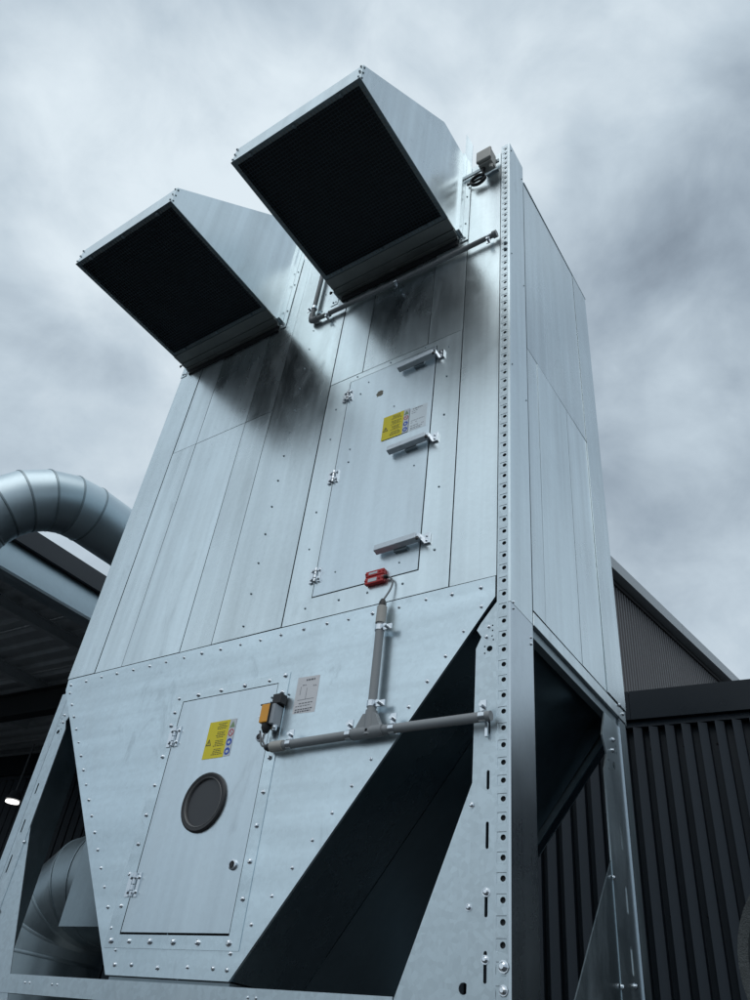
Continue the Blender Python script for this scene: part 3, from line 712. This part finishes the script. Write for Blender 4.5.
for x, z in ((-2.498, 2.862), (-2.478, 2.895), (-2.462, 2.925), (-2.36, 2.925)): bolt(x, z, base=YF - .006, r=.006, parent=os_, mat=GALV_DK, name='screw')
os_.location.x += .030; os_.location.z -= .012
# upper conduit
YU = YF - .034
c2 = thing('cable_conduit', 'thin grey conduit running under the right hood to the corner column', 'conduit', (-2.0, YU, 5.82))
tubeo('pipe', [(-2.735, YU, 5.838), (-2.0, YU, 5.812), (-1.285, YU, 5.812)], 0.017, PVC, c2)
tubeo('elbow', [(-2.70, YU, 5.838), (-2.738, YU, 5.838), (-2.755, YU, 5.850), (-2.760, YU, 5.875), (-2.760, YU, 5.92)], .0235, PVC, c2)
tubeo('pipe', [(-2.760, YU, 5.90), (-2.755, YU, 6.75)], 0.017, PVC, c2)
for x in (-2.60, -2.02, -1.33): clamp((x, YU, 5.825 if x < -2.5 else 5.813), (1, 0, 0), .019, c2, (0, 0, -1))
clamp((-2.757, YU, 5.99), (0, 0, 1), .019, c2, (-1, 0, 0))
tubeo('coupling', [(-1.30, YU, 5.812), (-1.272, YU, 5.812)], .024, PVC, c2)
# junction box at the top corner
jb = thing('junction_box', 'beige grey junction box with looped black cable at the top corner', 'junction box', (-1.36, YF, 6.75))
boxo('box_body', -1.388, -1.288, YF - .105, YF - .030, 6.615, 6.765, BOXM, jb, .006)
boxo('box_lid', -1.394, -1.282, YF - .130, YF - .1055, 6.625, 6.760, BOXM, jb, .008)
boxo('terminal_hood', -1.400, -1.330, YF - .100, YF - .035, 6.766, 6.815, BOXM, jb, .006)
boxo('bracket', -1.56, -1.27, YF - .029, YF - .018, 6.70, 6.735, GALV_DK, jb)
tubeo('cable_gland', [(-1.365, YF - .07, 6.615), (-1.365, YF - .07, 6.585)], [.016, .012], BLK, jb); tubeo('cable_gland', [(-1.305, YF - .07, 6.615), (-1.305, YF - .07, 6.575)], [.015, .012], BOXM, jb)
lp = [(-1.365, YF - .07, 6.59), (-1.37, YF - .065, 6.565)]
for i in range(15): a = PI * .05 + 2 * PI * i / 7; lp.append((-1.420 + .052 * math.cos(a), YF - .055 - .01 * math.sin(a) + i * .0012, 6.555 + .032 * math.sin(a)))
lp += [(-1.475, YF - .03, 6.59), (-1.515, YF - .02, 6.61)]
cable('cable', lp, .0085, BLK, jb)
tubeo('hose', [(-1.345, YF - .05, 6.53), (-1.30, YF - .05, 6.545), (-1.27, YF - .04, 6.56)], .016, GALV_DK, jb)

# ------------------------------------------------------------------ ducts
def arc3(c, R, a0, a1, n, ua, va):
    c, ua, va = Vector(c), Vector(ua), Vector(va)
    return [c + ua * R * math.cos(a0 + (a1 - a0) * i / n) + va * R * math.sin(a0 + (a1 - a0) * i / n) for i in range(n + 1)]
def duct(root, pts, r, bead=.007, dm=DUCTM):
    """pts = joints; each stretch between joints is a duct section, each joint a raised bead"""
    for i in range(len(pts) - 1):
        bm = bmesh.new()
        # mitred section
        def ringat(p, nrm, axis):
            u = Vector((0, 1, 0)) if abs(axis.y) < .7 else Vector((1, 0, 0))
            u = (u - axis * u.dot(axis)).normalized(); s = axis.cross(u); R = []
            for k in range(40):
                q = p + r * (math.cos(2 * PI * k / 40) * u + math.sin(2 * PI * k / 40) * s)
                t = (p - q).dot(nrm) / axis.dot(nrm); R.append(bm.verts.new(q + axis * t))
            return R
        ax = (pts[i + 1] - pts[i]).normalized()
        n0 = ax if i == 0 else (ax + (pts[i] - pts[i - 1]).normalized()).normalized()
        n1 = ax if i == len(pts) - 2 else (ax + (pts[i + 2] - pts[i + 1]).normalized()).normalized()
        A = ringat(pts[i], n0, ax); B = ringat(pts[i + 1], n1, ax)
        for k in range(40): bm.faces.new((A[k], A[(k + 1) % 40], B[(k + 1) % 40], B[k]))
        obj('duct_section', bm, dm, root, smooth=True)
        if 0 < i:
            bm = bmesh.new(); u = Vector((0, 1, 0)) if abs(n0.y) < .7 else Vector((1, 0, 0)); u = (u - n0 * u.dot(n0)).normalized(); s = n0.cross(u); nn = 40; L = []
            for dr, dl in ((-.004, -.011), (bead * .8, -.008), (bead, 0), (bead * .8, .008), (-.004, .011)):
                L.append([bm.verts.new(pts[i] + n0 * dl + (r + dr) * (math.cos(2 * PI * k / nn) * u + math.sin(2 * PI * k / nn) * s)) for k in range(nn)])
            for a, b in zip(L, L[1:]):
                for k in range(nn): bm.faces.new((a[k], a[(k + 1) % nn], b[(k + 1) % nn], b[k]))
            obj('seam_bead', bm, GALV_DK, root, smooth=True)
dk = thing('ventilation_duct', 'large round galvanised duct arching over the canopy edge beside the tower', 'duct', (-5.5, 2.2, 4.6))
R_ = .718; dn_ = Vector((-.50, 0, -.866)); xd, yc, zd = -5.50, 2.883, 5.273; cc = Vector((xd, yc, zd)) + dn_ * R_
e_ = cc + Vector((0, -R_, 0))
pts = [e_ + dn_ * 1.9, e_ + dn_ * .7] + arc3(cc, R_, PI, PI / 2, 6, (0, 1, 0), -dn_)
pts += [Vector((xd, yy, zd)) for yy in (3.39, 4.5, 5.7, 6.9)]
duct(dk, pts, .264)
d2 = thing('inlet_duct', 'round galvanised inlet elbow low behind the left leg of the tower', 'duct', (-4.57, 3.25, 0))
pts = [Vector((-4.66, 3.32, .02)), Vector((-4.66, 3.32, 1.0))] + arc3((-4.27, 3.32, 1.93), .39, PI, PI / 2, 4, (1, 0, 0), (0, 0, 1)) + [Vector((-3.60, 3.32, 2.32))]
duct(d2, pts, .325, .006, GALV_DK)

# ------------------------------------------------------------------ black clad building behind
ang = .0976; dd = (math.cos(ang), math.sin(ang)); nn_ = (math.sin(ang), -math.cos(ang))   # outward normal faces the viewer
DW = 8.11
def WP(s, out=0.): return (dd[0] * s - nn_[0] * DW + nn_[0] * out, dd[1] * s - nn_[1] * DW + nn_[1] * out)
K = DW / 5.5
bb = thing('clad_building', 'low building clad in black ribbed sheet with a flat black fascia behind the tower', 'building', (*WP(0), 0))
PIT = .1085 * K; ZC0 = 4.79
prof = [(0, 0), (.03, 1), (.52, .66), (.55, 0)]
s0 = -1.07 * K - PIT * 5 * 16
first = None
for i in range(32):
    s = s0 + i * PIT * 5
    ribbed('cladding_sheet', WP(s), dd, .02, ZC0, 5, PIT, .13, prof, CLAD, bb, nn_)
def wall_box(name, sa, sb, oa, ob, z0, z1, mat, parent):
    bm = bmesh.new(); c = [WP(sa, oa), WP(sb, oa), WP(sb, ob), WP(sa, ob)]
    v = [bm.verts.new((p[0], p[1], z)) for z in (z0, z1) for p in c]
    for f in ((0, 1, 2, 3), (7, 6, 5, 4), (0, 4, 5, 1), (1, 5, 6, 2), (2, 6, 7, 3), (3, 7, 4, 0)): bm.faces.new([v[k] for k in f])
    return obj(name, bm, mat, parent)
SE = s0 + 32 * PIT * 5
k = 0; s = -1.07 * K - 3.02 * 6
while s < SE - .1:
    wall_box('fascia_panel', s, min(s + 3.016, SE), .06, .16, 4.862, 5.175, FASC, bb); s += 3.02
wall_box('fascia_return', s0, SE, -.02, .10, 4.80, 4.858, CLAD, bb)
wall_box('backing_wall', s0, SE, -.25, -.012, 0.0, 5.1, STEELD, bb)
wall_box('flat_roof', s0, SE, -10., -.26, 4.9, 5.08, STEELD, bb)
bx = []
scr = bmesh.new()
for z in (3.05, 1.6, 4.6):
    for i in range(0, 160, 2):
        p = WP(s0 + (i + .9) * PIT, .004); bmesh.ops.create_icosphere(scr, subdivisions=1, radius=.012, matrix=Matrix.Translation((p[0], p[1], z)))
o = obj('sheet_screws', scr, BLK, bb); o['kind'] = 'stuff'

# ------------------------------------------------------------------ tall building further back: long wall facing +x
HH = 8.0
pa = Vector((-3.655, 11.9)); pb = Vector((-2.88, 17.4)); dv = (pb - pa).normalized(); nv = Vector((dv.y, -dv.x))
st_ = pa - dv * 1.6
tb = thing('tall_building', 'tall hall in narrow ribbed brown grey cladding with pale roof trim far behind', 'building', (st_.x, st_.y, 0))
PT = .1; nsh = 44
for i in range(nsh):
    p = st_ + dv * (i * PT * 7)
    ribbed('cladding_sheet', p, dv, .0, 1.5 + HH - .32, 7, PT - .001, .028, [(0, 0), (.12, 0), (.22, 1), (.62, 1), (.72, 0)], FARC, tb, nv)
def along(name, a, b, o0, o1, z0, z1, mat, parent):
    bm = bmesh.new(); c = [st_ + dv * a + nv * o0, st_ + dv * b + nv * o0, st_ + dv * b + nv * o1, st_ + dv * a + nv * o1]
    v = [bm.verts.new((p.x, p.y, z)) for z in (z0, z1) for p in c]
    for f in ((0, 1, 2, 3), (7, 6, 5, 4), (0, 4, 5, 1), (1, 5, 6, 2), (2, 6, 7, 3), (3, 7, 4, 0)): bm.faces.new([v[k] for k in f])
    return obj(name, bm, mat, parent)
LL = nsh * PT * 7
a = 0
while a < LL:
    along('roof_trim', a, min(a + 3.994, LL), .05, .22, 1.5 + HH - .235, 1.5 + HH, FART, tb); a += 4.0
along('gutter_shadow_board', 0, LL, -.02, .06, 1.5 + HH - .34, 1.5 + HH - .24, BLK, tb)
along('core_wall', .02, LL - .02, -3, -.03, 0, 1.5 + HH - .2, STEELD, tb)

# ------------------------------------------------------------------ canopy on the left
cn = thing('canopy', 'open dark metal canopy roof left of the tower with grey fascia and gutter', 'canopy', (-10.5, 4, 0))
XE = -6.37
yy = 2.26
while yy < 9.2:
    boxo('fascia_board', XE - .04, XE, yy, min(yy + 2.496, 9.25), 5.192, 5.38, GREYF, cn); yy += 2.5
# box gutter with a rounded belly under the eave
bm = bmesh.new(); A = []; B = []
prof = [(-6.442, 5.198), (-6.440, 4.925), (-6.447, 4.902), (-6.51, 4.893), (-6.62, 4.893), (-6.622, 5.198)]
for x, z in prof: A.append(bm.verts.new((x, 2.26, z))); B.append(bm.verts.new((x, 7.2, z)))
for i in range(len(prof) - 1): bm.faces.new((A[i], A[i + 1], B[i + 1], B[i]))
g = obj('gutter', bm, DUCTM, cn, recalc=False); sm = g.modifiers.new('thickness', 'SOLIDIFY'); sm.thickness = .003
boxo('eave_beam', -6.72, -6.43, 2.27, 7.2, 5.205, 5.335, STEELD, cn)
# ribbed soffit sheets with ribs along x
def roof_sheet(y0, n, mat):
    bm = bmesh.new(); A = []; B = []
    for k in range(n):
        for s_, h in ((0, 0), (.18, 0), (.28, 1), (.62, 1), (.72, 0)):
            y_ = y0 + (k + s_) * .25; A.append(bm.verts.new((-6.44, y_, 5.39 - h * .045))); B.append(bm.verts.new((-17.5, y_, 5.86 - h * .045)))
    A.append(bm.verts.new((-6.44, y0 + n * .25 - .002, 5.39))); B.append(bm.verts.new((-17.5, y0 + n * .25 - .002, 5.86)))
    for i in range(len(A) - 1): bm.faces.new((A[i], A[i + 1], B[i + 1], B[i]))
    o = obj('roof_sheet', bm, mat, cn, recalc=False); s_ = o.modifiers.new('thickness', 'SOLIDIFY'); s_.thickness = .002
for i in range(7): roof_sheet(2.26 + i, 4, SOFF)
def ibeam(name, a, b, h, wd, parent, mat=STEELD):
    a, b = Vector(a), Vector(b); d = (b - a).normalized(); sN = d.cross(Vector((0, 0, 1))).normalized()
    bm = bmesh.new()
    for (o0, o1, z0, z1) in ((-wd / 2, wd / 2, 0, .012), (-wd / 2, wd / 2, h - .012, h), (-.005, .005, .012, h - .012)):
        v = [bm.verts.new(p + sN * o + Vector((0, 0, z))) for p in (a, b) for o, z in ((o0, z0), (o1, z0), (o1, z1), (o0, z1))]
        for f in ((0, 1, 2, 3), (7, 6, 5, 4), (0, 4, 5, 1), (1, 5, 6, 2), (2, 6, 7, 3), (3, 7, 4, 0)): bm.faces.new([v[k] for k in f])
    return obj(name, bm, mat, parent)
for x in (-7.9, -9.7, -11.5, -13.3, -15.1): ibeam('purlin', (x, 2.27, 5.20 + (-6.44 - x) * .0425), (x, 6.5, 5.20 + (-6.44 - x) * .0425), .14, .08, cn, SOFF)
for y in (2.5, 5.4): ibeam('rafter', (-6.75, y, 4.85), (-17.5, y, 5.28), .34, .16, cn, STEELD)
for x, y in ((-8.6, 2.5), (-17.3, 5.4), (-17.3, 2.5)): boxo('post', x - .08, x + .08, y - .08, y + .08, 0.004, 4.9, STEELD, cn)
boxo('back_wall', -17.8, -17.6, 2.26, 9.2, 0, 5.8, STEELD, cn)
lamp = thing('high_bay_lamp', 'lit round white lamp hanging under the dark canopy', 'lamp', (-9.0, 5.26, 3.75))
bm = bmesh.new(); bmesh.ops.create_cone(bm, cap_ends=True, segments=32, radius1=.078, radius2=.078, depth=.02, matrix=Matrix.Translation((-9.0, 5.26, 3.75))); obj('diffuser', bm, LAMPM, lamp)
bm = bmesh.new(); bmesh.ops.create_cone(bm, cap_ends=True, segments=32, radius1=.09, radius2=.05, depth=.10, matrix=Matrix.Translation((-9.0, 5.26, 3.82))); obj('lamp_housing', bm, STEELD, lamp)
tubeo('suspension_rod', [(-9.0, 5.26, 3.87), (-9.0, 5.26, 4.45)], .012, STEELD, lamp)

# ------------------------------------------------------------------ round weathered vessel at the lower right edge
tk = thing('round_tank', 'weathered dark grey round tank end with rough rim at the right edge', 'tank', (-.32, 3.9, 0))
def tank(c, r, yax, ln):
    c = Vector(c); ax = Vector(yax).normalized(); u = Vector((0, 0, 1)); u = (u - ax * u.dot(ax)).normalized(); s = ax.cross(u)
    def rings(prof, name, mat, parent, n=48):
        bm = bmesh.new(); L = []
        for rr, l in prof: L.append([bm.verts.new(c + ax * l + rr * (math.cos(2 * PI * k / n) * u + math.sin(2 * PI * k / n) * s)) for k in range(n)])
        for a, b in zip(L, L[1:]):
            for k in range(n): bm.faces.new((a[k], a[(k + 1) % n], b[(k + 1) % n], b[k]))
        return obj(name, bm, mat, parent, smooth=True)
    rings([(.001, -.05), (r * .4, -.045), (r * .75, -.025), (r * .9, 0.0)], 'end_cap', DUSTY, tk)
    rings([(r * .90, .001), (r * .955, -.012), (r * .985, -.012), (r * 1.0, .01), (r * .985, .035)], 'rim', RIM, tk)
    rings([(r * .97, .036), (r * .97, ln), (.001, ln + .05)], 'shell', DUSTY, tk)
tank((-.36, 3.62, 2.03), .43, (.10, 1, 0), 1.4)
for y in (3.95, 4.6): boxo('saddle', -.62, .08, y - .05, y + .05, .004, 1.80, STEELD, tk)
